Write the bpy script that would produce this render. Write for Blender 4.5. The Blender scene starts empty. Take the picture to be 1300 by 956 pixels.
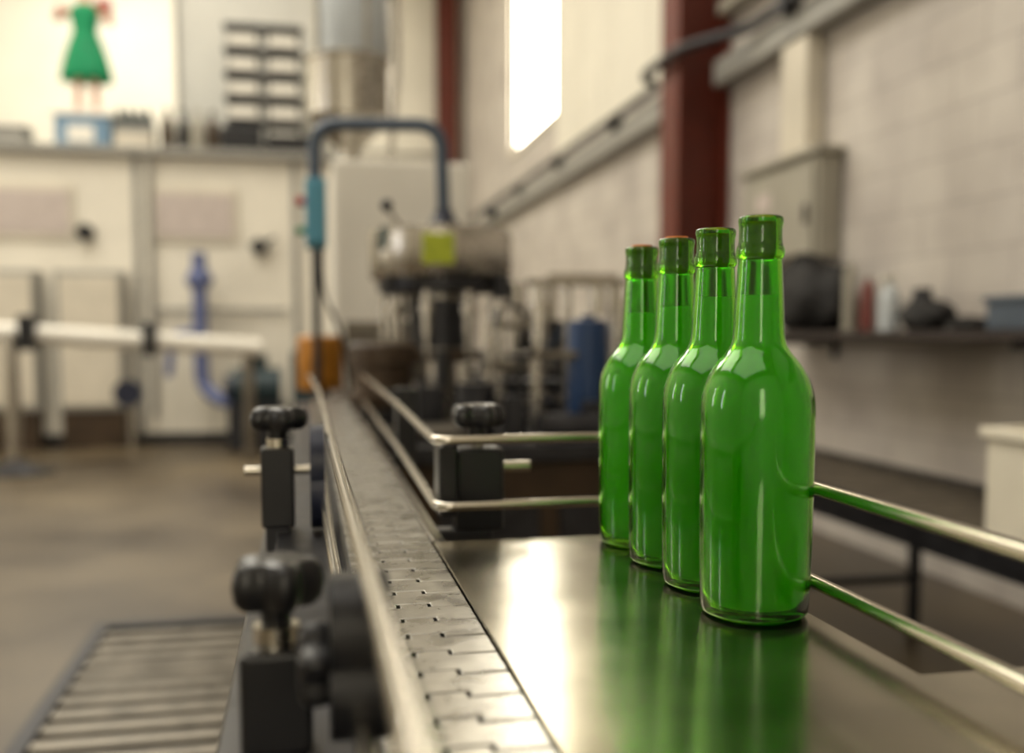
import bpy, bmesh, math, random
from mathutils import Vector, Matrix
random.seed(7)
scene = bpy.context.scene
col = scene.collection

# ------------------------------------------------------------ materials
def srgb(r, g, b):
    f = lambda c: (c/255/12.92) if c/255 <= .04045 else ((c/255+.055)/1.055)**2.4
    return (f(r), f(g), f(b), 1)

def mat(name, c, rough=.5, metal=0., noise=.12, nscale=8., bump=0., trans=0., ior=1.45, coat=0., stretch=None):
    m = bpy.data.materials.new(name); m.use_nodes = True
    nt = m.node_tree; N = nt.nodes; L = nt.links
    b = N['Principled BSDF']
    b.inputs['Metallic'].default_value = metal
    b.inputs['IOR'].default_value = ior
    b.inputs['Transmission Weight'].default_value = trans
    b.inputs['Coat Weight'].default_value = coat
    tc = N.new('ShaderNodeTexCoord'); nz = N.new('ShaderNodeTexNoise')
    nz.inputs['Scale'].default_value = nscale; nz.inputs['Detail'].default_value = 5
    if stretch:
        mp = N.new('ShaderNodeMapping'); mp.inputs['Scale'].default_value = stretch
        L.new(tc.outputs['Object'], mp.inputs[0]); L.new(mp.outputs[0], nz.inputs['Vector'])
    else:
        L.new(tc.outputs['Object'], nz.inputs['Vector'])
    rp = N.new('ShaderNodeValToRGB')
    rp.color_ramp.elements[0].position = .3; rp.color_ramp.elements[1].position = .7
    rp.color_ramp.elements[0].color = tuple(x*(1-noise) for x in c[:3])+(1,)
    rp.color_ramp.elements[1].color = tuple(min(1, x*(1+noise)) for x in c[:3])+(1,)
    L.new(nz.outputs['Fac'], rp.inputs[0]); L.new(rp.outputs[0], b.inputs['Base Color'])
    mr = N.new('ShaderNodeMapRange')
    mr.inputs['To Min'].default_value = max(.0, rough*(1-noise*1.5)); mr.inputs['To Max'].default_value = min(1, rough*(1+noise*1.5))
    L.new(nz.outputs['Fac'], mr.inputs['Value']); L.new(mr.outputs[0], b.inputs['Roughness'])
    if bump:
        bp = N.new('ShaderNodeBump'); bp.inputs['Strength'].default_value = bump; bp.inputs['Distance'].default_value = .004
        L.new(nz.outputs['Fac'], bp.inputs['Height']); L.new(bp.outputs[0], b.inputs['Normal'])
    return m

M = {}
M['steel'] = mat('brushed_steel', (.48, .45, .40, 1), .26, 1, .14, 60, stretch=(1, .06, 1))
M['table'] = mat('table_steel', (.38, .35, .27, 1), .19, 1, .18, 14, bump=.015)
M['rod'] = mat('polished_rod', (.60, .56, .48, 1), .22, 1, .06, 30)
M['chain'] = mat('chain_steel', (.46, .45, .42, 1), .28, 1, .22, 45)
M['darksteel'] = mat('worn_steel', (.20, .18, .15, 1), .4, 1, .3, 12)
M['darkmetal'] = mat('dark_metal', (.035, .035, .04, 1), .4, .6, .25, 20)
M['black'] = mat('black_plastic', (.012, .012, .014, 1), .32, 0, .2, 30)
M['navy'] = mat('navy_plastic', (.014, .018, .040, 1), .35, 0, .2, 30)
M['bluesteel'] = mat('bluegrey_paint', srgb(70, 82, 98), .35, .2, .1, 10)
M['bluebox'] = mat('blue_enclosure_paint', srgb(78, 145, 170), .45, 0, .08, 10)
M['red'] = mat('red_button', srgb(170, 25, 25), .4, 0, .05, 10)
M['greenb'] = mat('green_button', srgb(20, 130, 80), .4, 0, .05, 10)
M['rust'] = mat('oxide_red_paint', srgb(94, 35, 20), .55, 0, .18, 6)
M['cream'] = mat('cream_paint', srgb(226, 220, 206), .55, 0, .05, 3)
M['cream2'] = mat('cream_panel', srgb(208, 200, 184), .5, 0, .08, 3)
M['white'] = mat('white_paint', srgb(232, 228, 218), .5, 0, .04, 4)
M['board'] = mat('board_face', srgb(205, 204, 198), .5, 0, .10, 1.2)
M['grey'] = mat('grey_paint', srgb(146, 144, 138), .5, 0, .08, 5)
M['boxgrey'] = mat('cabinet_grey_paint', srgb(156, 151, 138), .5, 0, .08, 5)
M['plaque'] = mat('plaque_face', srgb(188, 176, 170), .5, 0, .08, 9)
M['brown'] = mat('brown_machine', srgb(66, 52, 38), .5, .3, .3, 9)
M['amber'] = mat('amber_plastic', srgb(180, 120, 40), .35, 0, .3, 14)
M['hivis'] = mat('yellow_reflection', srgb(170, 182, 44), .5, 0, .2, 30)  # yellow-green reflection on the drum, put into the colour
M['bluecyl'] = mat('blue_cylinder_paint', srgb(18, 50, 90), .4, .1, .1, 10)
M['bluehose'] = mat('blue_hose', srgb(92, 102, 145), .4, 0, .1, 10)
M['pump'] = mat('pump_paint', srgb(34, 52, 58), .4, .1, .15, 10)
M['shelf'] = mat('dark_shelf_wood', srgb(46, 36, 32), .6, 0, .25, 12)
M['cloth'] = mat('black_cloth', (.009, .008, .008, 1), .9, 0, .3, 20)
M['dress'] = mat('green_cloth', srgb(10, 135, 88), .7, 0, .2, 14)
M['skin'] = mat('figure_skin', srgb(214, 160, 140), .6, 0, .08, 10)
M['redcloth'] = mat('red_cloth', srgb(170, 66, 60), .7, 0, .15, 12)
M['dullred'] = mat('dull_red_paint', srgb(120, 62, 56), .5, 0, .15, 12)
M['crateblue'] = mat('blue_crate', srgb(110, 140, 165), .5, 0, .1, 10)
M['slate'] = mat('slate_plastic', srgb(74, 84, 96), .5, 0, .1, 10)
M['crate'] = mat('white_crate', srgb(225, 218, 200), .5, 0, .05, 8)
M['cork'] = mat('cork', srgb(196, 120, 58), .8, 0, .25, 200)
M['pvc'] = mat('translucent_bottle_plastic', srgb(190, 196, 200), .3, 0, .05, 10)
M['clad'] = mat('cladding_paint', srgb(222, 217, 203), .55, 0, .05, 1.5)
M['hair'] = mat('dark_hair', srgb(50, 30, 20), .7, 0, .2, 30)

def brick_mat():
    m = bpy.data.materials.new('painted_block_wall'); m.use_nodes = True
    nt = m.node_tree; N = nt.nodes; L = nt.links; b = N['Principled BSDF']
    tc = N.new('ShaderNodeTexCoord'); s = N.new('ShaderNodeSeparateXYZ'); c = N.new('ShaderNodeCombineXYZ')
    L.new(tc.outputs['Object'], s.inputs[0]); L.new(s.outputs['Y'], c.inputs['X']); L.new(s.outputs['Z'], c.inputs['Y'])
    br = N.new('ShaderNodeTexBrick'); L.new(c.outputs[0], br.inputs['Vector'])
    br.inputs['Scale'].default_value = 1; br.inputs['Brick Width'].default_value = .42; br.inputs['Row Height'].default_value = .21
    br.inputs['Mortar Size'].default_value = .007; br.inputs['Mortar Smooth'].default_value = .8
    br.inputs['Color1'].default_value = srgb(200, 193, 184); br.inputs['Color2'].default_value = srgb(193, 186, 178)
    br.inputs['Mortar'].default_value = srgb(168, 160, 154)
    nz = N.new('ShaderNodeTexNoise'); nz.inputs['Scale'].default_value = 2.2; nz.inputs['Detail'].default_value = 6
    L.new(tc.outputs['Object'], nz.inputs['Vector'])
    rp = N.new('ShaderNodeValToRGB'); rp.color_ramp.elements[0].position = .3; rp.color_ramp.elements[0].color = (.74, .72, .73, 1)
    rp.color_ramp.elements[1].position = .62; rp.color_ramp.elements[1].color = (1, 1, 1, 1)
    L.new(nz.outputs['Fac'], rp.inputs[0])
    mx = N.new('ShaderNodeMix'); mx.data_type = 'RGBA'; mx.blend_type = 'MULTIPLY'; mx.inputs['Factor'].default_value = 1
    L.new(br.outputs['Color'], mx.inputs['A']); L.new(rp.outputs[0], mx.inputs['B']); L.new(mx.outputs['Result'], b.inputs['Base Color'])
    b.inputs['Roughness'].default_value = .6
    bp = N.new('ShaderNodeBump'); bp.inputs['Strength'].default_value = .3; bp.inputs['Distance'].default_value = .006; bp.invert = True
    L.new(br.outputs['Fac'], bp.inputs['Height']); L.new(bp.outputs[0], b.inputs['Normal'])
    return m
M['brick'] = brick_mat()

def floor_mat():
    m = bpy.data.materials.new('stained_concrete'); m.use_nodes = True
    nt = m.node_tree; N = nt.nodes; L = nt.links; b = N['Principled BSDF']
    tc = N.new('ShaderNodeTexCoord'); nz = N.new('ShaderNodeTexNoise'); nz.inputs['Scale'].default_value = .8; nz.inputs['Detail'].default_value = 8
    L.new(tc.outputs['Object'], nz.inputs['Vector'])
    rp = N.new('ShaderNodeValToRGB'); e = rp.color_ramp.elements
    e[0].position = .35; e[0].color = srgb(56, 46, 34); e[1].position = .68; e[1].color = srgb(106, 93, 71)
    L.new(nz.outputs['Fac'], rp.inputs[0]); L.new(rp.outputs[0], b.inputs['Base Color'])
    mr = N.new('ShaderNodeMapRange'); mr.inputs['To Min'].default_value = .2; mr.inputs['To Max'].default_value = .6
    L.new(nz.outputs['Fac'], mr.inputs['Value']); L.new(mr.outputs[0], b.inputs['Roughness'])
    return m
M['floor'] = floor_mat()

def emis(name, c, s):
    m = bpy.data.materials.new(name); m.use_nodes = True
    b = m.node_tree.nodes['Principled BSDF']; b.inputs['Base Color'].default_value = (.8, .8, .75, 1)
    b.inputs['Emission Color'].default_value = c; b.inputs['Emission Strength'].default_value = s
    return m
M['glow'] = emis('daylight_glazing', (1, .93, .78, 1), 12)

def glass_mat():
    m = bpy.data.materials.new('green_bottle_glass'); m.use_nodes = True
    b = m.node_tree.nodes['Principled BSDF']
    b.inputs['Base Color'].default_value = (.21, .76, .014, 1)
    b.inputs['Transmission Weight'].default_value = 1; b.inputs['IOR'].default_value = 1.45; b.inputs['Roughness'].default_value = .09
    return m
M['glass'] = glass_mat()
def liquid_mat():
    m = bpy.data.materials.new('cloudy_cider'); m.use_nodes = True
    nt = m.node_tree; N = nt.nodes; L = nt.links
    b = N['Principled BSDF']; out = N['Material Output']
    b.inputs['Base Color'].default_value = (.88, .95, .35, 1); b.inputs['Transmission Weight'].default_value = 1
    b.inputs['IOR'].default_value = 1.05; b.inputs['Roughness'].default_value = .45
    b.inputs['Specular IOR Level'].default_value = .1
    t = N.new('ShaderNodeBsdfTranslucent'); t.inputs['Color'].default_value = (.97, .99, .45, 1)
    df = N.new('ShaderNodeBsdfDiffuse'); df.inputs['Color'].default_value = (.85, .88, .35, 1)
    m1 = N.new('ShaderNodeMixShader'); m1.inputs[0].default_value = .25
    L.new(t.outputs[0], m1.inputs[1]); L.new(df.outputs[0], m1.inputs[2])
    mx = N.new('ShaderNodeMixShader'); mx.inputs[0].default_value = .70
    L.new(b.outputs[0], mx.inputs[1]); L.new(m1.outputs[0], mx.inputs[2]); L.new(mx.outputs[0], out.inputs['Surface'])
    return m
M['liquid'] = liquid_mat()

# ------------------------------------------------------------ helpers
def empty(name, loc):
    e = bpy.data.objects.new(name, None); e.location = loc; e.empty_display_size = .05
    col.objects.link(e); return e

def fin(name, bm, m, parent=None, smooth=False, bevel=0, seg=2):
    bmesh.ops.recalc_face_normals(bm, faces=bm.faces)
    me = bpy.data.meshes.new(name); bm.to_mesh(me); bm.free()
    o = bpy.data.objects.new(name, me); col.objects.link(o)
    me.materials.append(M[m] if isinstance(m, str) else m)
    if smooth:
        for p in me.polygons: p.use_smooth = True
        try: me.set_sharp_from_angle(angle=math.radians(40))
        except Exception: pass
    if bevel:
        md = o.modifiers.new('bevel', 'BEVEL'); md.width = bevel; md.segments = seg; md.limit_method = 'ANGLE'
    if parent:
        o.parent = parent; o.matrix_parent_inverse = Matrix.Translation(-Vector(parent.location))
    return o

def addbox(bm, lo, hi):
    vs = [bm.verts.new((x, y, z)) for x in (lo[0], hi[0]) for y in (lo[1], hi[1]) for z in (lo[2], hi[2])]
    for f in ((0,1,3,2),(4,6,7,5),(0,4,5,1),(2,3,7,6),(0,2,6,4),(1,5,7,3)):
        bm.faces.new([vs[i] for i in f])

def box(name, lo, hi, m, parent=None, bevel=0):
    bm = bmesh.new(); addbox(bm, lo, hi); return fin(name, bm, m, parent, False, bevel)

def boxes(name, lst, m, parent=None, bevel=0):
    bm = bmesh.new()
    for lo, hi in lst: addbox(bm, lo, hi)
    return fin(name, bm, m, parent, False, bevel)

def addcyl(bm, p0, p1, r, r2=None, seg=28):
    p0 = Vector(p0); p1 = Vector(p1); r2 = r if r2 is None else r2
    d = p1-p0; q = Vector((0,0,1)).rotation_difference(d.normalized()).to_matrix().to_4x4()
    bmesh.ops.create_cone(bm, cap_ends=True, segments=seg, radius1=r, radius2=r2, depth=d.length,
                          matrix=Matrix.Translation((p0+p1)/2) @ q)

def cyl(name, p0, p1, r, m, parent=None, r2=None, seg=28, bevel=0):
    bm = bmesh.new(); addcyl(bm, p0, p1, r, r2, seg); return fin(name, bm, m, parent, True, bevel)

def cyls(name, lst, m, parent=None):
    bm = bmesh.new()
    for c in lst: addcyl(bm, *c)
    return fin(name, bm, m, parent, True)

def lathe(name, prof, loc, m, parent=None, seg=64):
    bm = bmesh.new(); rings = []
    for r, z in prof:
        if r < 1e-6: rings.append([bm.verts.new((loc[0], loc[1], loc[2]+z))])
        else: rings.append([bm.verts.new((loc[0]+r*math.cos(2*math.pi*i/seg), loc[1]+r*math.sin(2*math.pi*i/seg), loc[2]+z)) for i in range(seg)])
    for a, b in zip(rings[:-1], rings[1:]):
        for i in range(seg):
            j = (i+1) % seg
            if len(a) == 1: bm.faces.new((a[0], b[i], b[j]))
            elif len(b) == 1: bm.faces.new((a[i], a[j], b[0]))
            else: bm.faces.new((a[i], a[j], b[j], b[i]))
    return fin(name, bm, m, parent, True)

def smoothprof(p, n=4):
    out = []
    for i in range(len(p)-1):
        p0 = p[max(i-1, 0)]; p1 = p[i]; p2 = p[i+1]; p3 = p[min(i+2, len(p)-1)]
        for k in range(n):
            t = k/n
            out.append(tuple(.5*((2*p1[a])+(-p0[a]+p2[a])*t+(2*p0[a]-5*p1[a]+4*p2[a]-p3[a])*t*t+(-p0[a]+3*p1[a]-3*p2[a]+p3[a])*t**3) for a in (0, 1)))
    out.append(p[-1]); return out

def tube(name, pts, r, m, parent=None, fillet=.03, seg=16):
    P = [Vector(p) for p in pts]; path = [P[0]]
    for i in range(1, len(P)-1):
        a = (P[i-1]-P[i]); b = (P[i+1]-P[i]); f = min(fillet, a.length*.49, b.length*.49)
        s = P[i]+a.normalized()*f; e = P[i]+b.normalized()*f
        for k in range(9):
            t = k/8; path.append(s*(1-t)**2+P[i]*2*t*(1-t)+e*t*t)
    path.append(P[-1])
    bm = bmesh.new(); rings = []; n = None
    for i, p in enumerate(path):
        d = (path[min(i+1, len(path)-1)]-path[max(i-1, 0)]).normalized()
        if n is None:
            n = d.orthogonal().normalized()
        else:
            n = (n-d*n.dot(d)).normalized()
        b = d.cross(n)
        rings.append([bm.verts.new(p+(n*math.cos(2*math.pi*k/seg)+b*math.sin(2*math.pi*k/seg))*r) for k in range(seg)])
    for a, b in zip(rings[:-1], rings[1:]):
        for i in range(seg):
            j = (i+1) % seg; bm.faces.new((a[i], a[j], b[j], b[i]))
    bm.faces.new(rings[0]); bm.faces.new(rings[-1])
    return fin(name, bm, m, parent, True)

def knob(name, c, r, m, parent, axis=(0,0,1), h=.022, lobes=5):
    bm = bmesh.new(); n = lobes*14; rings = []
    q = Vector((0,0,1)).rotation_difference(Vector(axis).normalized()).to_matrix()
    for s, z in ((.35, -h*1.1), (.38, -h*.5), (.80, -h*.5), (.95, -h*.32), (1, 0), (.95, h*.32), (.82, h*.48), (.5, h*.55)):
        ring = []
        for i in range(n):
            t = 2*math.pi*i/n
            lob = 1+(.17*math.cos(lobes*t) if s > .4 else 0)
            ring.append(bm.verts.new(Vector(c)+q@Vector((r*s*lob*math.cos(t), r*s*lob*math.sin(t), z))))
        rings.append(ring)
    for a, b in zip(rings[:-1], rings[1:]):
        for i in range(n):
            j = (i+1) % n; bm.faces.new((a[i], a[j], b[j], b[i]))
    bm.faces.new(rings[0]); bm.faces.new(rings[-1])
    return fin(name, bm, m, parent, True)

# ------------------------------------------------------------ room shell
XR, XL, YB, YF, ZC = 2.8, -7.0, 18.0, -4.0, 7.6
box('floor', (XL-.1, YF-.1, -.1), (XR+.1, YB+.1, 0), 'floor')
box('ceiling', (XL-.1, YF-.1, ZC), (XR+.1, YB+.1, ZC+.1), 'cream2')
wr = boxes('wall_right', [((XR, YF, 0), (XR+.15, 11.15, ZC)), ((XR, 13.6, 0), (XR+.15, YB, ZC)),
                     ((XR, 11.15, 0), (XR+.15, 13.6, 3.6))], 'brick')
box('wall_back', (XL, YB, 0), (XR, YB+.1, ZC), 'clad')
box('wall_left', (XL-.1, YF, 0), (XL, YB, ZC), 'clad')
box('wall_front', (XL, YF-.1, 0), (XR, YF, ZC), 'clad')
w = empty('window_1', (XR, 12.37, 3.6))
box('glazing', (XR+.06, 11.15, 3.6), (XR+.09, 13.6, ZC), 'glow', w)
boxes('frame', [((XR-.02, 11.09, 3.55), (XR+.05, 11.15, ZC)), ((XR-.02, 13.6, 3.55), (XR+.05, 13.66, ZC)), ((XR-.03, 11.09, 3.52), (XR+.05, 13.66, 3.6))], 'cream2', w)
boxes('trim_1', [((XR-.02, 6.9+i*1.05, 3.1), (XR-.002, 6.9+i*1.05+1.03, ZC)) for i in range(4)], 'clad')

# red steel columns
def column(x0, x1, y0, y1):
    e = empty('steel_column', ((x0+x1)/2, (y0+y1)/2, 0)); t = .03
    boxes('h_section', [((x0, y0, 0), (x0+t, y1, ZC)), ((x1-t, y0, 0), (x1, y1, ZC)), ((x0+t, (y0+y1)/2-t/2, 0), (x1-t, (y0+y1)/2+t/2, ZC))], 'rust', e)
    box('base_plate', (x0-.05, y0-.05, 0), (x1, y1+.05, .02), 'rust', e)
column(2.42, 2.79, 6.35, 6.68)
e = empty('steel_column', (2.49, 17.8, 0))
boxes('h_section', [((2.31, 17.65, 0), (2.65, 17.68, ZC)), ((2.31, 17.96, 0), (2.65, 17.99, ZC)), ((2.46, 17.68, 0), (2.50, 17.96, ZC))], 'rust', e)

# wall girt beam
g = empty('wall_beam', (2.72, 8, 2.85))
boxes('beam_near', [((2.66, -1, 2.74), (2.79, 6.34, 2.90))], 'grey', g, .01)
boxes('beam_far', [((2.66, 6.69, 2.74), (2.79, 17.2, 2.92))], 'grey', g, .01)
tube('black_pipe', [(2.62, -1, 2.93), (2.62, 5.7, 2.93), (2.36, 6.2, 2.93), (2.36, 6.9, 2.93), (2.62, 7.3, 2.97), (2.62, 17.2, 2.97)], .035, 'darkmetal', g, .15)
boxes('pipe_brackets', [((2.58, y, 2.86), (2.70, y+.05, 2.98)) for y in (1.5, 3.4, 5.2, 8.4, 10.4, 12.4, 14.4)], 'darkmetal', g)
g = empty('wall_beam', (2.74, 3, 3.25))
box('upper_rail', (2.68, -1, 3.2), (2.79, 6.34, 3.28), 'boxgrey', g, .01)
tube('wall_conduit', [(2.5, 17.95, 4.3), (-2.0, 17.95, 4.3)], .03, 'grey')

# electrical cabinet
c = empty('electrical_cabinet', (2.72, 5.35, 1.52))
box('body', (2.66, 4.9, 1.52), (2.79, 5.8, 2.06), 'boxgrey', c, .01)
box('door', (2.635, 4.93, 1.54), (2.66, 5.77, 2.02), 'boxgrey', c, .008)
box('latch', (2.62, 4.97, 1.7), (2.635, 5.0, 1.8), 'darkmetal', c)
box('rating_plate', (2.63, 5.4, 1.82), (2.635, 5.6, 1.92), 'plaque', c)
box('cap', (2.62, 4.86, 2.06), (2.79, 5.84, 2.10), 'boxgrey', c, .01)
box('cable_trunking', (2.68, 5.1, 2.10), (2.79, 5.4, 2.735), 'cream2', c, .01)

# wall shelf and the things on it
s = empty('wall_shelf', (2.65, 3.6, 1.08))
box('board', (2.42, 1.6, 1.08), (2.79, 5.3, 1.12), 'shelf', s, .004)
boxes('brackets', [((2.46, y, 1.05), (2.79, y+.03, 1.08)) for y in (1.9, 3.1, 4.9)]+[((2.77, y, .98), (2.79, y+.03, 1.08)) for y in (1.9, 3.1, 4.9)], 'darkmetal', s)
def lump(name, c, s, m, parent=None, seed=1, amt=.12):
    bm = bmesh.new(); bmesh.ops.create_icosphere(bm, subdivisions=4, radius=1)
    from mathutils import noise as NZ
    for v in bm.verts:
        k = 1+amt*NZ.noise(v.co*1.6+Vector((seed, 0, 0)))*2+amt*.4*NZ.noise(v.co*5+Vector((seed, 3, 0)))
        p = v.co*k; p.z = max(p.z, -.8)
        v.co = Vector((c[0]+p.x*s[0], c[1]+p.y*s[1], c[2]+(p.z+.8)*s[2]))
    return fin(name, bm, m, parent, True)
b = empty('black_bag', (2.60, 4.78, 1.12))
lump('bag_body', (2.58, 4.80, 1.12), (.15, .32, .21), 'cloth', b, 4, .14)
tube('bag_strap', [(2.52, 4.65, 1.38), (2.50, 4.68, 1.51), (2.50, 4.86, 1.51), (2.52, 4.9, 1.38)], .012, 'cloth', b, .05)
lathe('aerosol_can', [(0, 0), (.028, 0), (.03, .01), (.03, .2), (.024, .225), (.012, .23), (.012, .25), (0, .25)], (2.60, 4.30, 1.12), 'dullred')
lathe('marker_tube', [(0, 0), (.028, 0), (.028, .27), (.015, .32), (0, .32)], (2.55, 4.38, 1.12), 'boxgrey')
def spray(x, y):
    e = empty('spray_bottle', (x, y, 1.12))
    lathe('body', smoothprof([(0, 0), (.04, 0), (.045, .02), (.045, .15), (.03, .19), (.014, .21), (.014, .225)], 3)+[(0, .225)], (x, y, 1.12), 'pvc', e, 32)
    boxes('trigger_head', [((x-.05, y-.012, 1.345), (x+.03, y+.012, 1.375)), ((x-.035, y-.008, 1.31), (x-.025, y+.008, 1.345))], 'white', e, .003)
spray(2.6, 4.12)
lathe('jar', [(0, 0), (.045, 0), (.05, .01), (.05, .14), (.04, .16), (.04, .19), (0, .19)], (2.70, 4.02, 1.12), 'darkmetal')
lump('flat_cap', (2.58, 3.80, 1.12), (.1, .15, .075), 'cloth', None, 9, .1)
lump('work_glove', (2.6, 3.55, 1.12), (.08, .10, .03), 'cloth', None, 12, .15)
bx = empty('tool_box', (2.6, 3.2, 1.12))
box('bin', (2.48, 3.05, 1.12), (2.75, 3.30, 1.22), 'slate', bx, .01)
box('lid', (2.47, 3.04, 1.22), (2.76, 3.31, 1.245), 'slate', bx, .006)

# roller conveyor by the right wall
r = empty('roller_conveyor', (1.9, 3.5, 0))
boxes('side_channels', [((1.62, 1.5, .52), (1.65, 6.2, .61)), ((2.15, 1.5, .52), (2.18, 6.2, .61))], 'darkmetal', r)
cyls('rollers', [((1.65, 1.55+i*.075, .58), (2.15, 1.55+i*.075, .58), .024, None, 14) for i in range(62)], 'darksteel', r)
boxes('legs', [((x, y, 0), (x+.03, y+.04, .52)) for x in (1.62, 2.15) for y in (1.7, 3.2, 4.7, 6.1)]+[((1.62, y+.01, .2), (2.18, y+.03, .23)) for y in (1.7, 3.2, 4.7, 6.1)], 'darkmetal', r)
k = empty('plastic_crate', (1.88, 1.95, .605))
boxes('walls', [((1.65, 1.7, .606), (1.67, 2.17, .86)), ((2.08, 1.7, .606), (2.10, 2.17, .86)), ((1.67, 1.7, .606), (2.08, 1.72, .86)), ((1.67, 2.15, .606), (2.08, 2.17, .86)), ((1.67, 1.72, .606), (2.08, 2.15, .62))], 'crate', k, .003)
boxes('rim', [((1.635, 1.685, .85), (1.67, 2.185, .875)), ((2.08, 1.685, .85), (2.115, 2.185, .875)), ((1.67, 1.685, .85), (2.08, 1.72, .875)), ((1.67, 2.15, .85), (2.08, 2.185, .875))], 'crate', k, .004)

# ------------------------------------------------------------ bottle conveyor (hero)
T = .9
cv = empty('bottle_conveyor', (.15, 1.5, 0))
def chain():
    bm = bmesh.new(); W0, W1, p, gap, tb = .034, .1165, .0381, .0024, .009
    n = 82; y = .12
    w = W1-W0
    xs = [W0, W0+w*.36, W0+w*.64, W1]
    off = [0, tb, 0]
    for k in range(n):
        y0 = y+k*p+gap/2; y1 = y+(k+1)*p-gap/2
        front = []; back = []
        for i in range(3):
            # the tongue is narrower than the notch it fits in
            fa = gap/2 if off[i] == 0 and i else 0
            xa = xs[i]; xb = xs[i+1]
            front += [(xa+(-gap/2 if i == 1 else 0)+(-gap/2 if i == 2 else 0)+(gap if i == 2 else 0), y0+off[i]), (xb+(gap/2 if i == 1 else 0)-(gap/2 if i == 0 else 0), y0+off[i])]
            back += [(xa+(gap/2 if i == 1 else 0)+(-gap/2 if i == 2 else 0), y1+off[i]), (xb-(gap/2 if i == 1 else 0)+(gap/2 if i == 0 else 0), y1+off[i])]
        # clean up x so steps are vertical
        front[1] = (xs[1]-gap/2, front[1][1]); front[2] = (xs[1]-gap/2, front[2][1]); front[3] = (xs[2]+gap/2, front[3][1]); front[4] = (xs[2]+gap/2, front[4][1])
        back[1] = (xs[1]+gap/2, back[1][1]); back[2] = (xs[1]+gap/2, back[2][1]); back[3] = (xs[2]-gap/2, back[3][1]); back[4] = (xs[2]-gap/2, back[4][1])
        vt = [bm.verts.new((a, b, T-.0005)) for a, b in front+back[::-1]]
        f = bm.faces.new(vt)
        ex = bmesh.ops.extrude_face_region(bm, geom=[f])
        for v in [g for g in ex['geom'] if isinstance(g, bmesh.types.BMVert)]: v.co.z -= .0032
    return fin('slat_chain', bm, 'chain', cv, False, .0010, 3)
chain()
box('chain_bed', (.034, .12, .868), (.1165, 3.3, .888), 'black', cv)
cyls('hinge_pins', [((.036, .12+k*.0381+.0055, .8925), (.1155, .12+k*.0381+.0055, .8925), .0016, None, 8) for k in range(82)], 'darkmetal', cv)
boxes('frame_left', [((-.035, .1, .74), (-.030, 3.3, .884)), ((-.035, .1, .880), (.030, 3.3, .885)), ((.0285, .1, .80), (.0325, 3.3, .8985))], 'darkmetal', cv, .001)
boxes('frame_right', [((.1175, .965, .74), (.121, 3.3, .9005)), ((.121, .965, .885), (.138, 3.3, .8885))], 'steel', cv, .0008)
boxes('wear_strip', [((.0300, .1, .8985), (.0338, 3.3, .9022))], 'black', cv, .0006)
box('mounting_bar', (-.056, .3, .815), (-.0355, 1.6, .862), 'black', cv, .003)
boxes('legs', [((x, y, 0), (x+.04, y+.04, .76)) for x in (-.03, .09) for y in (.35, 1.8, 3.1)]+[((-.03, y+.01, .25), (.13, y+.03, .28)) for y in (.35, 1.8, 3.1)], 'steel', cv, .002)
cyl('end_roller', (.03, 3.3, .87), (.12, 3.3, .87), .03, 'darkmetal', cv)
bm = bmesh.new()
pl = [(.1178, .0), (.62, .0), (.62, .518), (.3545, .518), (.3545, .957), (.1178, .957)]
vs = [bm.verts.new((a, b_, T+.0006)) for a, b_ in pl]; f = bm.faces.new(vs)
ex = bmesh.ops.extrude_face_region(bm, geom=[f])
for v in [q for q in ex['geom'] if isinstance(q, bmesh.types.BMVert)]: v.co.z -= .0025
fin('side_table', bm, 'table', cv, False, .0009, 3)
boxes('table_skirt', [((.351, .52, .86), (.3535, .955, .8982)), ((.12, .9535, .86), (.35, .956, .8982)), ((.3545, .515, .86), (.62, .5175, .8982)), ((.1185, 0, .85), (.1205, .955, .8982))], 'steel', cv)
boxes('table_brackets', [((.122, y, .84), (.349, y+.03, .86)) for y in (.3, .6, .9)]+[((.3, .88, 0), (.335, .915, .84)), ((.3, .3, 0), (.335, .335, .84))], 'steel', cv)
def rods(z, dx=0, dy=0):
    return [(.363+dx, -.1, z), (.363+dx, 1.05+dy, z), (.132, 1.05+dy, z), (.142, 1.6, z), (.15, 2.75, z)]
tube('guide_rod_upper', rods(.990), .0052, 'rod', cv, .018)
tube('guide_rod_lower', rods(.921, 0, -.015), .0052, 'rod', cv, .018)
tube('guide_rail_left_upper', [(.030, -.05, .990), (.024, .9, .990), (.022, 2.0, .990), (.005, 2.8, .990)], .0050, 'rod', cv, .1)
tube('guide_rail_left_lower', [(.028, -.05, .921), (.017, .9, .921), (.017, 2.8, .921)], .0047, 'rod', cv, .1)

def clamp_left(pfx, x, y, zk, r, rod=True):
    knob(pfx+'_star_knob', (x, y, zk), r, 'black', cv, (0, 0, 1), .024)
    cyl(pfx+'_stud', (x, y, zk-.05), (x, y, zk-.01), .006, 'steel', cv)
    cyl(pfx+'_collar', (x, y, zk-.032), (x, y, zk-.022), .012, 'rod', cv)
    box(pfx+'_block', (x-.018, y-.02, .89), (x+.018, y+.02, zk-.032), 'black', cv, .003)
    box(pfx+'_foot', (x-.014, y-.016, .82), (x+.012, y+.016, .892), 'darkmetal', cv, .002)
    if rod: tube(pfx+'_cross_rod', [(x-.036, y, .952), (.012, y, .952)], .0055, 'rod', cv)
    else: tube(pfx+'_cross_rod', [(x, y, .945), (.012, y, .945)], .0055, 'darksteel', cv)
clamp_left('clamp_a', -.034, 1.13, 1.010, .029)
clamp_left('clamp_b', -.018, .52, .975, .0215, False)
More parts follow.
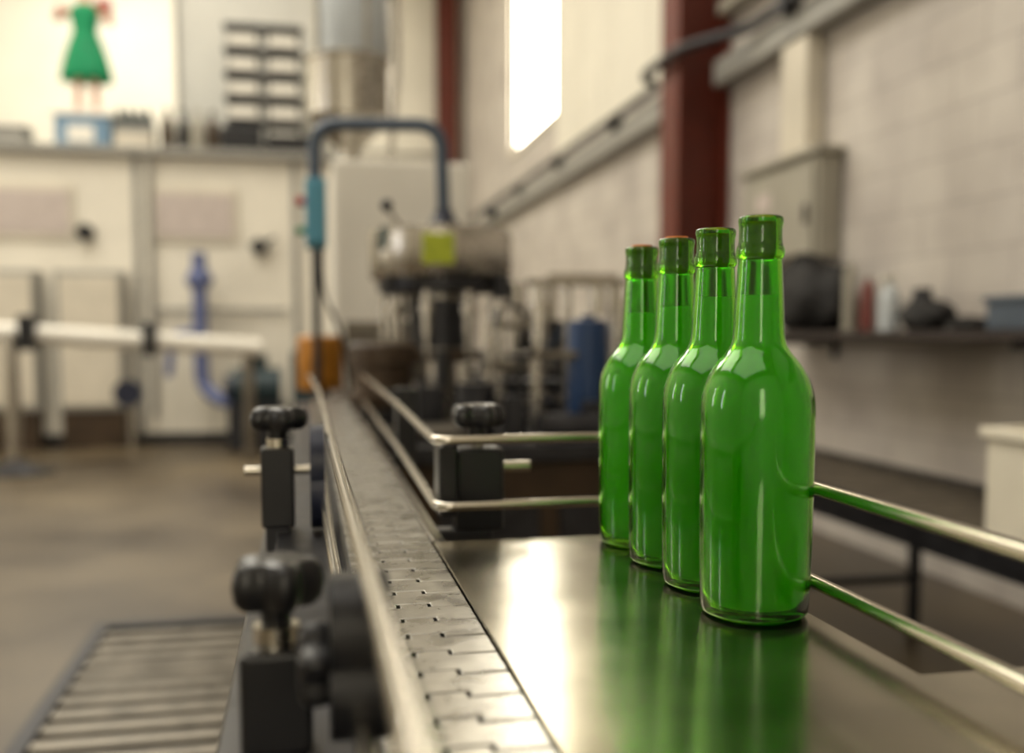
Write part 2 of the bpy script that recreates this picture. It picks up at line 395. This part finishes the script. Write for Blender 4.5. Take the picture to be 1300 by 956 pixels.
def railplate(pfx, x0, x1, y, z0, z1, m):
    cyls(pfx, [((x0, y, (z0+z1)/2+.014), (x1, y, (z0+z1)/2+.014), (z1-z0)/2-.01, None, 32), ((x0, y, (z0+z1)/2-.014), (x1, y, (z0+z1)/2-.014), (z1-z0)/2-.01, None, 32)], m, cv)
railplate('rail_holder_a', .001, .0165, 1.12, .892, 1.0, 'navy')
railplate('rail_holder_b', .008, .036, .475, .912, .985, 'black')
knob('clamp_b_side_knob', (.002, .475, .945), .018, 'black', cv, (-1, 0, 0), .016)
box('clamp_d_block', (.158, 1.075, .885), (.212, 1.115, .977), 'black', cv, .004)
box('clamp_d_block_side', (.137, 1.056, .905), (.158, 1.105, .984), 'black', cv, .004)
knob('clamp_d_star_knob', (.186, 1.10, 1.012), .028, 'black', cv, (0, 0, 1), .024)
cyl('clamp_d_stud', (.186, 1.10, .975), (.186, 1.10, 1.005), .007, 'steel', cv)
tube('clamp_d_rod', [(.20, 1.095, .954), (.245, 1.095, .954)], .0062, 'rod', cv)
box('clamp_d_foot', (.122, 1.08, .83), (.2, 1.11, .886), 'darkmetal', cv, .003)
box('clamp_e_block', (.165, 1.9, .86), (.205, 1.95, 1.0), 'black', cv, .004)
boxes('clamp_e_arm', [((.145, 1.915, .98), (.17, 1.93, .998)), ((.12, 1.91, .85), (.17, 1.94, .87))], 'darkmetal', cv)
boxes('rod_posts', [((.369, .06, .88), (.381, .075, 1.0))], 'steel', cv)

# ------------------------------------------------------------ bottles
outer = [(.033, 0), (.0372, .0025), (.0385, .007), (.0392, .02), (.0400, .06), (.0403, .10), (.0404, .135), (.0402, .150), (.0388, .161), (.0350, .172), (.0290, .1815), (.0228, .189),
         (.0192, .196), (.0180, .205), (.0174, .218), (.0163, .236), (.0153, .2535)]
lip = [(.0153, .2545), (.0164, .2560), (.0169, .2580), (.0169, .2610), (.0161, .2635), (.0153, .2665), (.0150, .2720), (.0151, .2770), (.0156, .2795), (.0158, .2815), (.0154, .2835), (.0140, .2845)]
def bottle(x, y, corkup, rot, lvl):
    e = empty('cider_bottle', (x, y, T+.0008))
    so = smoothprof(outer, 4)
    inner = [(max(r-.0032, .002), z) for r, z in so if z > .012]
    prof = [(0, .004), (.022, .003), (.030, .0)] + so + smoothprof(lip, 3) + [(.0118, .2845), (.0108, .283)] + [(.0112, .262)] + inner[::-1] + [(.034, .0085), (.02, .0105), (0, .0115)]
    lathe('glass', prof, (x, y, T+.0008), 'glass', e, 96)
    inr = [(r-.0005, z) for r, z in inner if z < lvl]
    lp = [(0, .0122), (.02, .0112), (.0325, .0095)] + inr + [(inr[-1][0], lvl), (0, lvl)]
    lathe('cider', lp, (x, y, T+.0008), 'liquid', e, 64)
    lathe('cork', [(0, .262-.006), (.0104, .256), (.0106, .262), (.0104, .2845+corkup-.001), (.0098, .2845+corkup), (0, .2845+corkup)], (x, y, T+.0008), 'cork', e, 32)
for i, (bx_, by_, cu, lv) in enumerate([(.3150, .661, -.004, .229), (.3170, .745, -.004, .231), (.3165, .829, .0018, .226), (.3140, .914, .0018, .222)]):
    bottle(bx_, by_, cu, i, lv)

# ------------------------------------------------------------ filling machine
f = empty('bottle_filling_machine', (.5, 3.3, 0))
box('base_cabinet', (.22, 2.35, 0), (1.15, 4.0, .80), 'brown', f, .01)
box('deck', (.2, 2.3, .80), (1.18, 4.02, .84), 'darkmetal', f, .004)
boxes('base_doors', [((.3+i*.3, 2.335, .1), (.55+i*.3, 2.35, .7)) for i in range(3)], 'darkmetal', f, .004)
cx, cy = .448, 3.38
lathe('carousel_drum', [(0, 0), (.225, 0), (.235, .005), (.24, .012), (.24, .150), (.235, .165), (.20, .170), (0, .172)], (cx, cy, 1.285), 'steel', f, 72)
lathe('drum_lower_ring', [(.10, -.04), (.205, -.04), (.215, -.03), (.215, 0), (.1, 0)], (cx, cy, 1.283), 'darkmetal', f, 48)
box('drum_reflection', (cx-.09, cy-.2475, 1.325), (cx+.01, cy-.2385, 1.42), 'hivis', f, .003)  # plate painted as the yellow-green glow mirrored in the steel drum
cyl('central_column', (cx, cy, .84), (cx, cy, 1.29), .05, 'steel', f)
lathe('dark_core', [(.10, .11), (.11, .11), (.11, .27), (.10, .27)], (cx, cy, .95), 'darkmetal', f, 40)  # dark sleeve added to darken the bright see-through gap below the drum
lathe('bottle_platform', [(0, 0), (.27, 0), (.28, .01), (.28, .035), (.27, .045), (0, .045)], (cx, cy, .86), 'darkmetal', f, 48)
lathe('star_wheel', [(0, 0), (.19, 0), (.2, .01), (.2, .03), (0, .03)], (cx, cy, 1.02), 'brown', f, 14)
vals = []
for i in range(9):
    a = i*math.pi/4.5+.15; x = cx+.195*math.cos(a); y = cy+.195*math.sin(a)
    vals += [((x, y, 1.10), (x, y, 1.26), .013), ((x, y, 1.17), (x, y, 1.20), .022), ((x, y, 1.03), (x, y, 1.10), .008)]
cyls('filling_valves', vals, 'steel', f)
cyls('lift_cylinders', [((cx+.21*math.cos(i*math.pi/6+.15), cy+.21*math.sin(i*math.pi/6+.15), .90), (cx+.21*math.cos(i*math.pi/6+.15), cy+.21*math.sin(i*math.pi/6+.15), .955), .03) for i in range(12)], 'darkmetal', f)
tube('overhead_pipe', [(.033, 3.36, 1.60), (.033, 3.36, 1.785), (.44, 3.29, 1.785), (.452, 3.33, 1.46)], .022, 'bluesteel', f, .085)
lathe('pipe_gland', [(0, 0), (.05, 0), (.05, .02), (.034, .035), (.03, .06), (0, .06)], (.452, 3.33, 1.457), 'navy', f, 32)
cyls('hand_levers', [((.29, 3.2, 1.45), (.25, 3.16, 1.50), .006), ((.54, 3.28, 1.45), (.60, 3.26, 1.50), .006)], 'steel', f)
for p in ((.25, 3.16, 1.505), (.60, 3.26, 1.505)):
    bm = bmesh.new(); bmesh.ops.create_uvsphere(bm, u_segments=20, v_segments=12, radius=.02, matrix=Matrix.Translation(p)); fin('lever_ball', bm, 'black', f, True)
box('control_box', (0.0, 3.30, 1.385), (.068, 3.42, 1.605), 'bluebox', f, .008)
box('control_box_cover', (.008, 3.285, 1.40), (.06, 3.30, 1.59), 'bluebox', f, .004)
cyls('control_knob_red', [((0, 3.35, 1.535), (-.03, 3.35, 1.535), .014)], 'red', f)
cyls('control_knob_green', [((0, 3.35, 1.44), (-.03, 3.35, 1.44), .013)], 'greenb', f)
cyl('stanchion', (.033, 3.45, 0), (.033, 3.45, 1.6), .014, 'darkmetal', f)
tube('control_cable', [(.05, 3.36, 1.385), (.05, 3.36, 1.25), (.12, 3.5, 1.1), (.16, 3.7, .84)], .007, 'black', f, .08)
boxes('drum_side_fittings', [((.60, 3.20, 1.22), (.65, 3.25, 1.30)), ((.24, 3.24, 1.23), (.28, 3.28, 1.29))], 'darkmetal', f, .004)
lathe('infeed_guard', [(0, 0), (.075, 0), (.08, .01), (.08, .18), (.07, .19), (0, .19)], (.045, 3.60, .91), 'amber', f, 32)
cyl('infeed_guard_post', (.045, 3.60, 0), (.045, 3.60, .91), .03, 'darkmetal', f)
lathe('infeed_star', [(0, 0), (.1, 0), (.105, .01), (.105, .05), (.09, .055), (.09, .13), (.105, .135), (.105, .19), (.09, .20), (0, .20)], (.225, 3.05, .88), 'brown', f, 20)
lathe('infeed_star_hub', [(0, 0), (.12, 0), (.12, .04), (0, .04)], (.225, 3.05, .842), 'black', f, 24)
box('rear_housing', (.11, 4.3, .86), (.70, 4.75, 1.84), 'white', f, .02)
box('rear_housing_base', (.10, 4.05, 0), (.80, 4.8, .86), 'brown', f, .01)
boxes('housing_panel_lines', [((.16, 4.285, .9), (.68, 4.30, 1.16)), ((.42, 4.285, 1.2), (.66, 4.30, 1.42))], 'darksteel', f, .004)
lathe('product_tank', [(0, -.17), (.03, -.17), (.04, -.15), (.05, -.14), (.165, -.01), (.180, 0), (.180, .23), (.188, .235), (.188, .25), (.165, .255), (.0, .26)], (.195, 4.52, 2.05), 'steel', f, 48)
cyls('tank_outlet', [((.195, 4.52, 1.83), (.195, 4.52, 1.91), .045)], 'steel', f)
lathe('tank_sight_glass', [(0, 0), (.15, 0), (.155, .01), (.155, .28), (.15, .29), (0, .29)], (.22, 4.52, 2.305), 'pvc', f, 36)
lathe('tank_lid', [(0, 0), (.16, 0), (.17, .01), (.17, .07), (.15, .10), (.04, .12), (.03, .2), (0, .2)], (.24, 4.52, 2.595), 'steel', f, 36)
cyls('tank_tie_rods', [((.22+.165*math.cos(a), 4.52+.165*math.sin(a), 2.3), (.22+.165*math.cos(a), 4.52+.165*math.sin(a), 2.61), .009) for a in (0.3, 1.87, 3.44, 5.01)], 'steel', f)
tube('tank_bypass', [(.40, 4.4, 2.62), (.40, 4.4, 2.2), (.36, 4.42, 1.83)], .014, 'steel', f, .05)

# corking section of the same machine
q = f
boxes('top_bar', [((.63, 2.82, 1.245), (.93, 2.86, 1.265))], 'steel', q, .003)
cyls('posts', [((.665, 2.84, .84), (.665, 2.84, 1.25), .018), ((.90, 2.84, .84), (.90, 2.84, 1.25), .016), ((.78, 2.95, .84), (.78, 2.95, 1.25), .012)], 'steel', q)
cyls('post_collars', [((.665, 2.84, 1.08), (.665, 2.84, 1.20), .026), ((.84, 2.84, 1.16), (.84, 2.84, 1.245), .022), ((.56, 2.9, .9), (.56, 2.9, 1.20), .014), ((.50, 2.75, .84), (.50, 2.75, 1.14), .012), ((.60, 2.6, .84), (.60, 2.6, 1.05), .016)], 'steel', q)
boxes('linkage', [((.48, 2.74, 1.0), (.70, 2.77, 1.03)), ((.55, 2.88, 1.12), (.68, 2.91, 1.14)), ((.52, 2.58, 1.04), (.72, 2.62, 1.06))], 'darksteel', q, .003)
lathe('blue_gas_cylinder', [(0, 0), (.048, 0), (.056, .006), (.056, .285), (.052, .300), (.02, .305), (.02, .315), (0, .315)], (.748, 2.62, .84), 'bluecyl', q, 36)
for i in range(3):
    lathe('star_disc', [(0, 0), (.085, 0), (.09, .006), (.09, .016), (0, .016)], (.62, 2.75, .86+i*.05), 'steel' if i % 2 else 'darkmetal', q, 12)
cyls('dark_motors', [((.42, 2.5, .84), (.42, 2.5, .98), .05), ((.56, 2.42, .87), (.72, 2.42, .87), .035), ((.95, 2.6, .84), (.95, 2.6, 1.1), .05), ((1.05, 3.2, .84), (1.05, 3.2, 1.2), .06), ((.8, 3.3, .84), (.8, 3.3, 1.15), .08)], 'darkmetal', q)
lathe('discharge_disc', [(0, 0), (.12, 0), (.125, .01), (.125, .02), (0, .02)], (.33, 2.55, .845), 'darksteel', q, 48)
boxes('guard_frame', [((.88, 3.6, .84), (.91, 3.63, 1.30)), ((1.12, 3.6, .84), (1.15, 3.63, 1.30)), ((.88, 3.6, 1.30), (1.15, 3.63, 1.33)), ((.88, 3.6, 1.06), (1.15, 3.63, 1.08))], 'steel', q, .003)
boxes('valve_manifold', [((.62, 3.05, .84), (.74, 3.2, 1.0)), ((.70, 2.45, .84), (.80, 2.52, .93)), ((.30, 2.75, .84), (.37, 2.82, .96)), ((.48, 2.42, .84), (.53, 2.47, .95))], 'darkmetal', q, .006)
tube('air_hose_a', [(.66, 3.1, 1.0), (.66, 3.0, 1.18), (.56, 2.9, 1.2), (.50, 2.8, 1.05), (.42, 2.6, .95)], .008, 'black', q, .06)
tube('air_hose_b', [(.72, 3.15, 1.0), (.80, 3.0, 1.15), (.90, 2.84, 1.1)], .008, 'bluesteel', q, .06)
cyls('adjuster_handwheels', [((.54, 2.52, 1.04), (.54, 2.52, 1.055), .035), ((.54, 2.52, .84), (.54, 2.52, 1.04), .008), ((.37, 2.78, .96), (.37, 2.78, 1.06), .02)], 'black', q)
cyls('capping_heads', [((x, y, z), (x, y, z+h_), r_) for x, y, z, h_, r_ in ((.70, 3.35, .84, .42, .014), (.76, 3.45, .84, .36, .02), (.86, 3.1, .84, .30, .024), (.97, 3.0, .84, .38, .014), (1.02, 2.75, .84, .26, .03), (.46, 2.95, .84, .18, .03), (.38, 2.95, .84, .12, .04), (.70, 3.35, 1.20, .08, .034))], 'steel', q)

# ------------------------------------------------------------ cabin facade at left rear
YC = 10.5
a = empty('process_cabin', (-2.5, 11, 0))
box('front_panel', (-6.9, YC, .12), (.5, YC+.08, 2.86), 'cream', a)
box('side_panel', (.42, YC+.08, .12), (.5, 11.9, 2.86), 'cream', a)
box('plinth', (-6.9, YC+.02, 0), (.5, YC+.1, .12), 'darkmetal', a)
box('roof_ledge', (-6.95, YC-.12, 2.86), (.55, 12.0, 2.935), 'grey', a, .01)
boxes('seam_posts', [((x-.03, YC-.03, .1), (x+.03, YC, 2.86)) for x in (-4.8, -3.2, -1.63, -.1)], 'grey', a, .005)
for x0, x1 in ((-2.98, -2.25), (-1.44, -.71)):
    box('sign_frame', (x0-.05, YC-.03, 2.02), (x1+.05, YC, 2.56), 'cream2', a, .01)
    box('sign_face', (x0, YC-.04, 2.08), (x1, YC-.03, 2.50), 'plaque', a, .005)
for x0, x1 in ((-3.3, -2.52), (-2.36, -1.74), (-4.3, -3.5)):
    box('locker_body', (x0, YC-.25, .37), (x1, YC, 1.72), 'grey', a, .01)
    box('locker_door', (x0+.04, YC-.27, .42), (x1-.04, YC-.25, 1.67), 'cream2', a, .01)
    box('locker_foot', (x0+.03, YC-.22, 0), (x1-.03, YC-.02, .37), 'brown', a)
cyls('door_handles', [((-2.1, YC-.1, 2.1), (-2.1, YC, 2.1), .08), ((-.46, YC-.1, 1.99), (-.46, YC, 1.99), .08)], 'black', a)
tube('handle_bar', [(-.46, YC-.08, 1.99), (-.30, YC-.08, 2.08)], .02, 'black', a)
tube('wall_pipe', [(-1.50, YC-.06, 2.84), (-1.50, YC-.06, .3)], .025, 'grey', a)
tube('wall_pipe_horizontal', [(-1.50, YC-.05, 1.35), (-.2, YC-.05, 1.35)], .02, 'grey', a)

# things on the cabin roof
ZL = 2.94
def figure():
    e = empty('costume_mannequin', (-2.15, 11.0, 3.33))
    z0 = 3.335; s = 1.0; x = -2.15; y = 11.0
    J = {'pel': (0, 0, .70), 'w': (0, 0, .80), 'ch': (0, 0, .98), 'nk': (0, 0, 1.10), 'hd0': (0, 0, 1.17), 'hd': (0, -.01, 1.27), 'hd2': (0, 0, 1.36),
         'hl': (-.07, 0, .66), 'kl': (-.08, -.02, .36), 'al': (-.085, .01, .05), 'tl': (-.09, -.09, .03),
         'hr': (.07, 0, .66), 'kr': (.08, -.03, .36), 'ar': (.085, .01, .05), 'tr': (.09, -.09, .03),
         'sl': (-.14, 0, 1.04), 'el': (-.27, -.03, .92), 'wl': (-.20, -.16, 1.03), 'sr': (.14, 0, 1.04), 'er': (.26, -.03, .90), 'wr': (.25, -.16, 1.06)}
    R = {'pel': .10, 'w': .085, 'ch': .105, 'nk': .045, 'hd0': .05, 'hd': .085, 'hd2': .05, 'hl': .065, 'kl': .045, 'al': .03, 'tl': .025, 'hr': .065, 'kr': .045, 'ar': .03, 'tr': .025,
         'sl': .045, 'el': .035, 'wl': .025, 'sr': .045, 'er': .035, 'wr': .025}
    E = [('pel', 'w'), ('w', 'ch'), ('ch', 'nk'), ('nk', 'hd0'), ('hd0', 'hd'), ('hd', 'hd2'), ('pel', 'hl'), ('hl', 'kl'), ('kl', 'al'), ('al', 'tl'), ('pel', 'hr'), ('hr', 'kr'), ('kr', 'ar'), ('ar', 'tr'),
         ('ch', 'sl'), ('sl', 'el'), ('el', 'wl'), ('ch', 'sr'), ('sr', 'er'), ('er', 'wr')]
    ks = list(J); me = bpy.data.meshes.new('body')
    me.from_pydata([(x+J[k][0], y+J[k][1], z0+J[k][2]) for k in ks], [(ks.index(p), ks.index(r_)) for p, r_ in E], [])
    o = bpy.data.objects.new('body', me); col.objects.link(o); me.materials.append(M['skin'])
    o.parent = e; o.matrix_parent_inverse = Matrix.Translation(-Vector(e.location))
    o.modifiers.new('skin', 'SKIN'); sub = o.modifiers.new('sub', 'SUBSURF'); sub.levels = 2; sub.render_levels = 2
    for i, k in enumerate(ks):
        me.skin_vertices[0].data[i].radius = (R[k], R[k])
    me.skin_vertices[0].data[0].use_root = True
    bm = bmesh.new(); rings = []; n = 60
    for rr, zz, pl in ((.235, .33, .10), (.225, .42, .09), (.20, .55, .06), (.16, .70, .03), (.115, .82, 0), (.135, .93, 0), (.155, 1.02, 0), (.10, 1.09, 0)):
        rings.append([bm.verts.new((x+rr*(1+pl*math.sin(10*2*math.pi*i/n))*math.cos(2*math.pi*i/n), y+.72*rr*(1+pl*math.sin(10*2*math.pi*i/n))*math.sin(2*math.pi*i/n), z0+zz)) for i in range(n)])
    for p, r_ in zip(rings[:-1], rings[1:]):
        for i in range(n):
            j = (i+1) % n; bm.faces.new((p[i], p[j], r_[j], r_[i]))
    d = fin('dress', bm, 'dress', e, True); d.modifiers.new('s', 'SOLIDIFY').thickness = .006
    lump('hair', (x, y+.02, z0+1.24), (.10, .10, .10), 'hair', e, 3, .08)
    for sx in (-.03, .03):
        bm = bmesh.new(); bmesh.ops.create_uvsphere(bm, u_segments=12, v_segments=8, radius=.012, matrix=Matrix.Translation((x+sx, y-.09, z0+1.28))); fin('eye', bm, 'hair', e, True)
    lump('bouquet', (x+.22, y-.2, z0+1.0), (.08, .07, .05), 'redcloth', e, 5, .25)
figure()
bb = empty('storage_box', (-2.15, 11, ZL))
box('body', (-2.42, 10.75, ZL), (-1.90, 11.3, 3.30), 'crateblue', bb, .01)
box('lid', (-2.44, 10.73, 3.28), (-1.88, 11.32, 3.335), 'white', bb, .01)
boxes('front_label', [((-2.3, 10.74, 3.02), (-2.05, 10.75, 3.18))], 'white', bb)
bb = empty('storage_box', (-3.0, 11, ZL))
box('body', (-3.25, 10.8, ZL), (-2.72, 11.2, 3.16), 'grey', bb, .01)
box('lid', (-3.27, 10.78, 3.16), (-2.70, 11.22, 3.19), 'white', bb, .01)
bb = empty('bottle_crate', (-1.63, 10.9, ZL))
box('carton', (-1.85, 10.7, ZL), (-1.50, 11.1, 3.12), 'cream2', bb, .01)
boxes('tray', [((-1.85, 10.7, 3.12), (-1.50, 11.1, 3.2))], 'grey', bb)
cyls('bottles', [((-1.81+i*.09, 10.76+j*.13, 3.2), (-1.81+i*.09, 10.76+j*.13, 3.36), .036, .016, 14) for i in range(4) for j in range(3)], 'pump', bb)
bb = empty('display_board', (-.6, 11.5, ZL))
box('board', (-1.3, 11.5, ZL), (.25, 11.55, 5.2), 'board', bb, .01)
boxes('board_frame', [((-1.34, 11.47, ZL), (-1.3, 11.56, 5.2)), ((.25, 11.47, ZL), (.29, 11.56, 5.2))], 'grey', bb)
bb = empty('rack_of_trays', (-.35, 11, ZL+.001))
boxes('uprights', [((-.80, 10.75, ZL+.001), (-.76, 11.2, 4.35)), ((-.02, 10.75, ZL+.001), (.02, 11.2, 4.35)), ((-.42, 10.75, ZL+.001), (-.38, 11.2, 4.35))], 'board', bb)
boxes('trays', [((-.78, 10.72, ZL+.05+i*.24), (.0, 11.2, ZL+.12+i*.24)) for i in range(6)], 'black', bb)
boxes('drawer_fronts', [((-.74+.4*j, 10.71, ZL+.14+i*.24), (-.46+.4*j, 11.1, ZL+.25+i*.24)) for i in range(5) for j in range(2)], 'white', bb, .005)
boxes('dark_bins', [((-.83, 10.6, ZL+.001), (-.42, 10.705, 3.2)), ((-.38, 10.6, ZL+.001), (.1, 10.705, 3.14))], 'black', bb, .01)
bb = empty('demijohn_group', (-1.1, 10.9, ZL))
for i in range(4):
    lathe('jar', smoothprof([(.0, 0), (.065, 0), (.07, .05), (.07, .24), (.055, .34), (.028, .38), (.028, .46)], 3)+[(0, .46)], (-1.36+i*.145, 10.85+.05*(i % 2), ZL), ['brown', 'black', 'boxgrey', 'brown'][i], bb, 24)

# transfer pipe on stands
t = empty('transfer_conveyor', (-2.5, 8.7, 0))
tube('rail', [(-4.2, 8.2, 1.20), (-2.45, 8.5, 1.13), (-.40, 8.9, .99)], .075, 'white', t, .1)
cyl('stand', (-2.29, 8.5, .05), (-2.29, 8.5, 1.12), .06, 'steel', t)
lathe('stand_foot', [(0, 0), (.30, 0), (.30, .02), (.08, .10), (.06, .12), (0, .12)], (-2.29, 8.5, 0), 'darkmetal', t, 32)
cyl('stand', (-4.0, 8.25, 0), (-4.0, 8.25, 1.14), .06, 'steel', t)
cyl('stand', (-.5, 8.9, 0), (-.5, 8.9, .96), .05, 'darksteel', t)
boxes('rail_clamps', [((-2.22, 8.42, .98), (-2.10, 8.6, 1.26)), ((-1.32, 8.58, .93), (-1.22, 8.8, 1.2))], 'black', t, .01)
h = empty('transfer_pump', (-.6, 9.9, 0))
tube('blue_hose', [(-1.02, 10.2, 1.9), (-1.02, 10.2, .62), (-.85, 10.1, .45), (-.5, 10.0, .45)], .07, 'bluehose', h, .2)
tube('branch_hose', [(-1.05, 10.2, 1.15), (-1.28, 10.15, 1.1), (-1.32, 10.15, .7)], .04, 'bluehose', h, .1)
lump('hose_coupling', (-1.02, 10.2, 1.55), (.12, .12, .12), 'bluehose', h, 2, .1)
cyl('motor', (-.70, 9.9, .60), (-.25, 9.9, .60), .19, 'pump', h)
cyl('motor_end', (-.78, 9.9, .60), (-.70, 9.9, .60), .12, 'navy', h)
box('motor_mount', (-.75, 9.75, 0), (-.2, 10.05, .45), 'darkmetal', h, .01)
boxes('terminal_box', [((-.55, 9.8, .75), (-.38, 10.0, .92)), ((-.15, 9.7, 0), (.05, 10.1, .95))], 'pump', h, .01)
v = empty('drain_valve', (-1.65, 10.1, 0))
cyl('handwheel', (-1.68, 9.98, .55), (-1.68, 10.04, .55), .13, 'navy', v)
cyl('spindle', (-1.68, 10.0, .55), (-1.68, 10.24, .55), .04, 'steel', v)
cyl('riser', (-1.68, 10.2, 0), (-1.68, 10.2, .55), .04, 'steel', v)

# floor drain grate
d = empty('floor_drain_grate', (-.45, 3.2, 0))
boxes('frame', [((-.78, 2.5, 0), (-.73, 3.87, .035)), ((-.12, 2.5, 0), (-.06, 3.87, .035)), ((-.73, 3.81, 0), (-.12, 3.87, .035)), ((-.73, 2.5, 0), (-.12, 2.55, .035))], 'darkmetal', d, .004)
boxes('slats', [((-.73, 2.6+i*.11, .005), (-.12, 2.655+i*.11, .028)) for i in range(11)], 'darksteel', d, .004)
box('pit_shade', (-.73, 2.55, 0), (-.12, 3.81, .004), 'black', d)  # flat black sheet standing in for the dark hollow below the slats

# ------------------------------------------------------------ lights
def area(name, loc, rot, sx, sy, e, c):
    l = bpy.data.lights.new(name, 'AREA'); l.shape = 'RECTANGLE'; l.size = sx; l.size_y = sy; l.energy = e; l.color = c
    o = bpy.data.objects.new(name, l); o.location = loc; o.rotation_euler = rot; col.objects.link(o)
area('rear_ceiling_fill', (-3.0, 14.0, ZC-.05), (0, 0, 0), 2.0, 5.0, 400, (1, .96, .86))  # added rear ceiling fill to brighten the back wall; the roof has no opening
area('mid_ceiling_fill', (-3.0, 6.5, ZC-.05), (0, 0, 0), 5.0, 6.0, 540, (1, .94, .81))  # added overhead fill, wide for soft shoulder highlights; no skylight modelled
area('front_ceiling_fill', (-2.4, 0, ZC-.05), (0, 0, 0), 6.0, 5.0, 200, (1, .95, .85))  # added overhead fill near the camera, spread wide to soften bottle highlights
area('left_strip_fill_a', (XL+.08, 2.0, 2.6), (0, -math.pi/2, 0), 2.6, .3, 34, (.95, .95, 1))  # added narrow strip light on the unseen left wall, for thin bottle highlights
area('left_strip_fill_b', (XL+.08, 6.0, 2.6), (0, -math.pi/2, 0), 2.6, .3, 50, (1, .96, .88))  # second added strip light on the unseen left wall; no window modelled
area('front_fill', (-1.0, YF+.08, 2.4), (math.pi/2, 0, math.pi), .8, 3.0, 60, (1, .95, .86))  # added fill light behind the camera; no door modelled
wd = bpy.data.worlds.new('world'); scene.world = wd; wd.use_nodes = True
wd.node_tree.nodes['Background'].inputs[0].default_value = (.9, .95, 1, 1); wd.node_tree.nodes['Background'].inputs[1].default_value = .3

# ------------------------------------------------------------ camera
cd = bpy.data.cameras.new('camera'); cam = bpy.data.objects.new('camera', cd); col.objects.link(cam)
cam.location = (0, 0, 1.102); cam.rotation_euler = (math.radians(90-4.5), 0, math.radians(-11.6))
cd.lens = 35; cd.sensor_width = 36; cd.shift_y = .036; cd.clip_start = .02; cd.clip_end = 100
cd.dof.use_dof = True; cd.dof.focus_distance = .77; cd.dof.aperture_fstop = 2.6
scene.camera = cam
scene.view_settings.view_transform = 'Standard'
scene.view_settings.exposure = 0
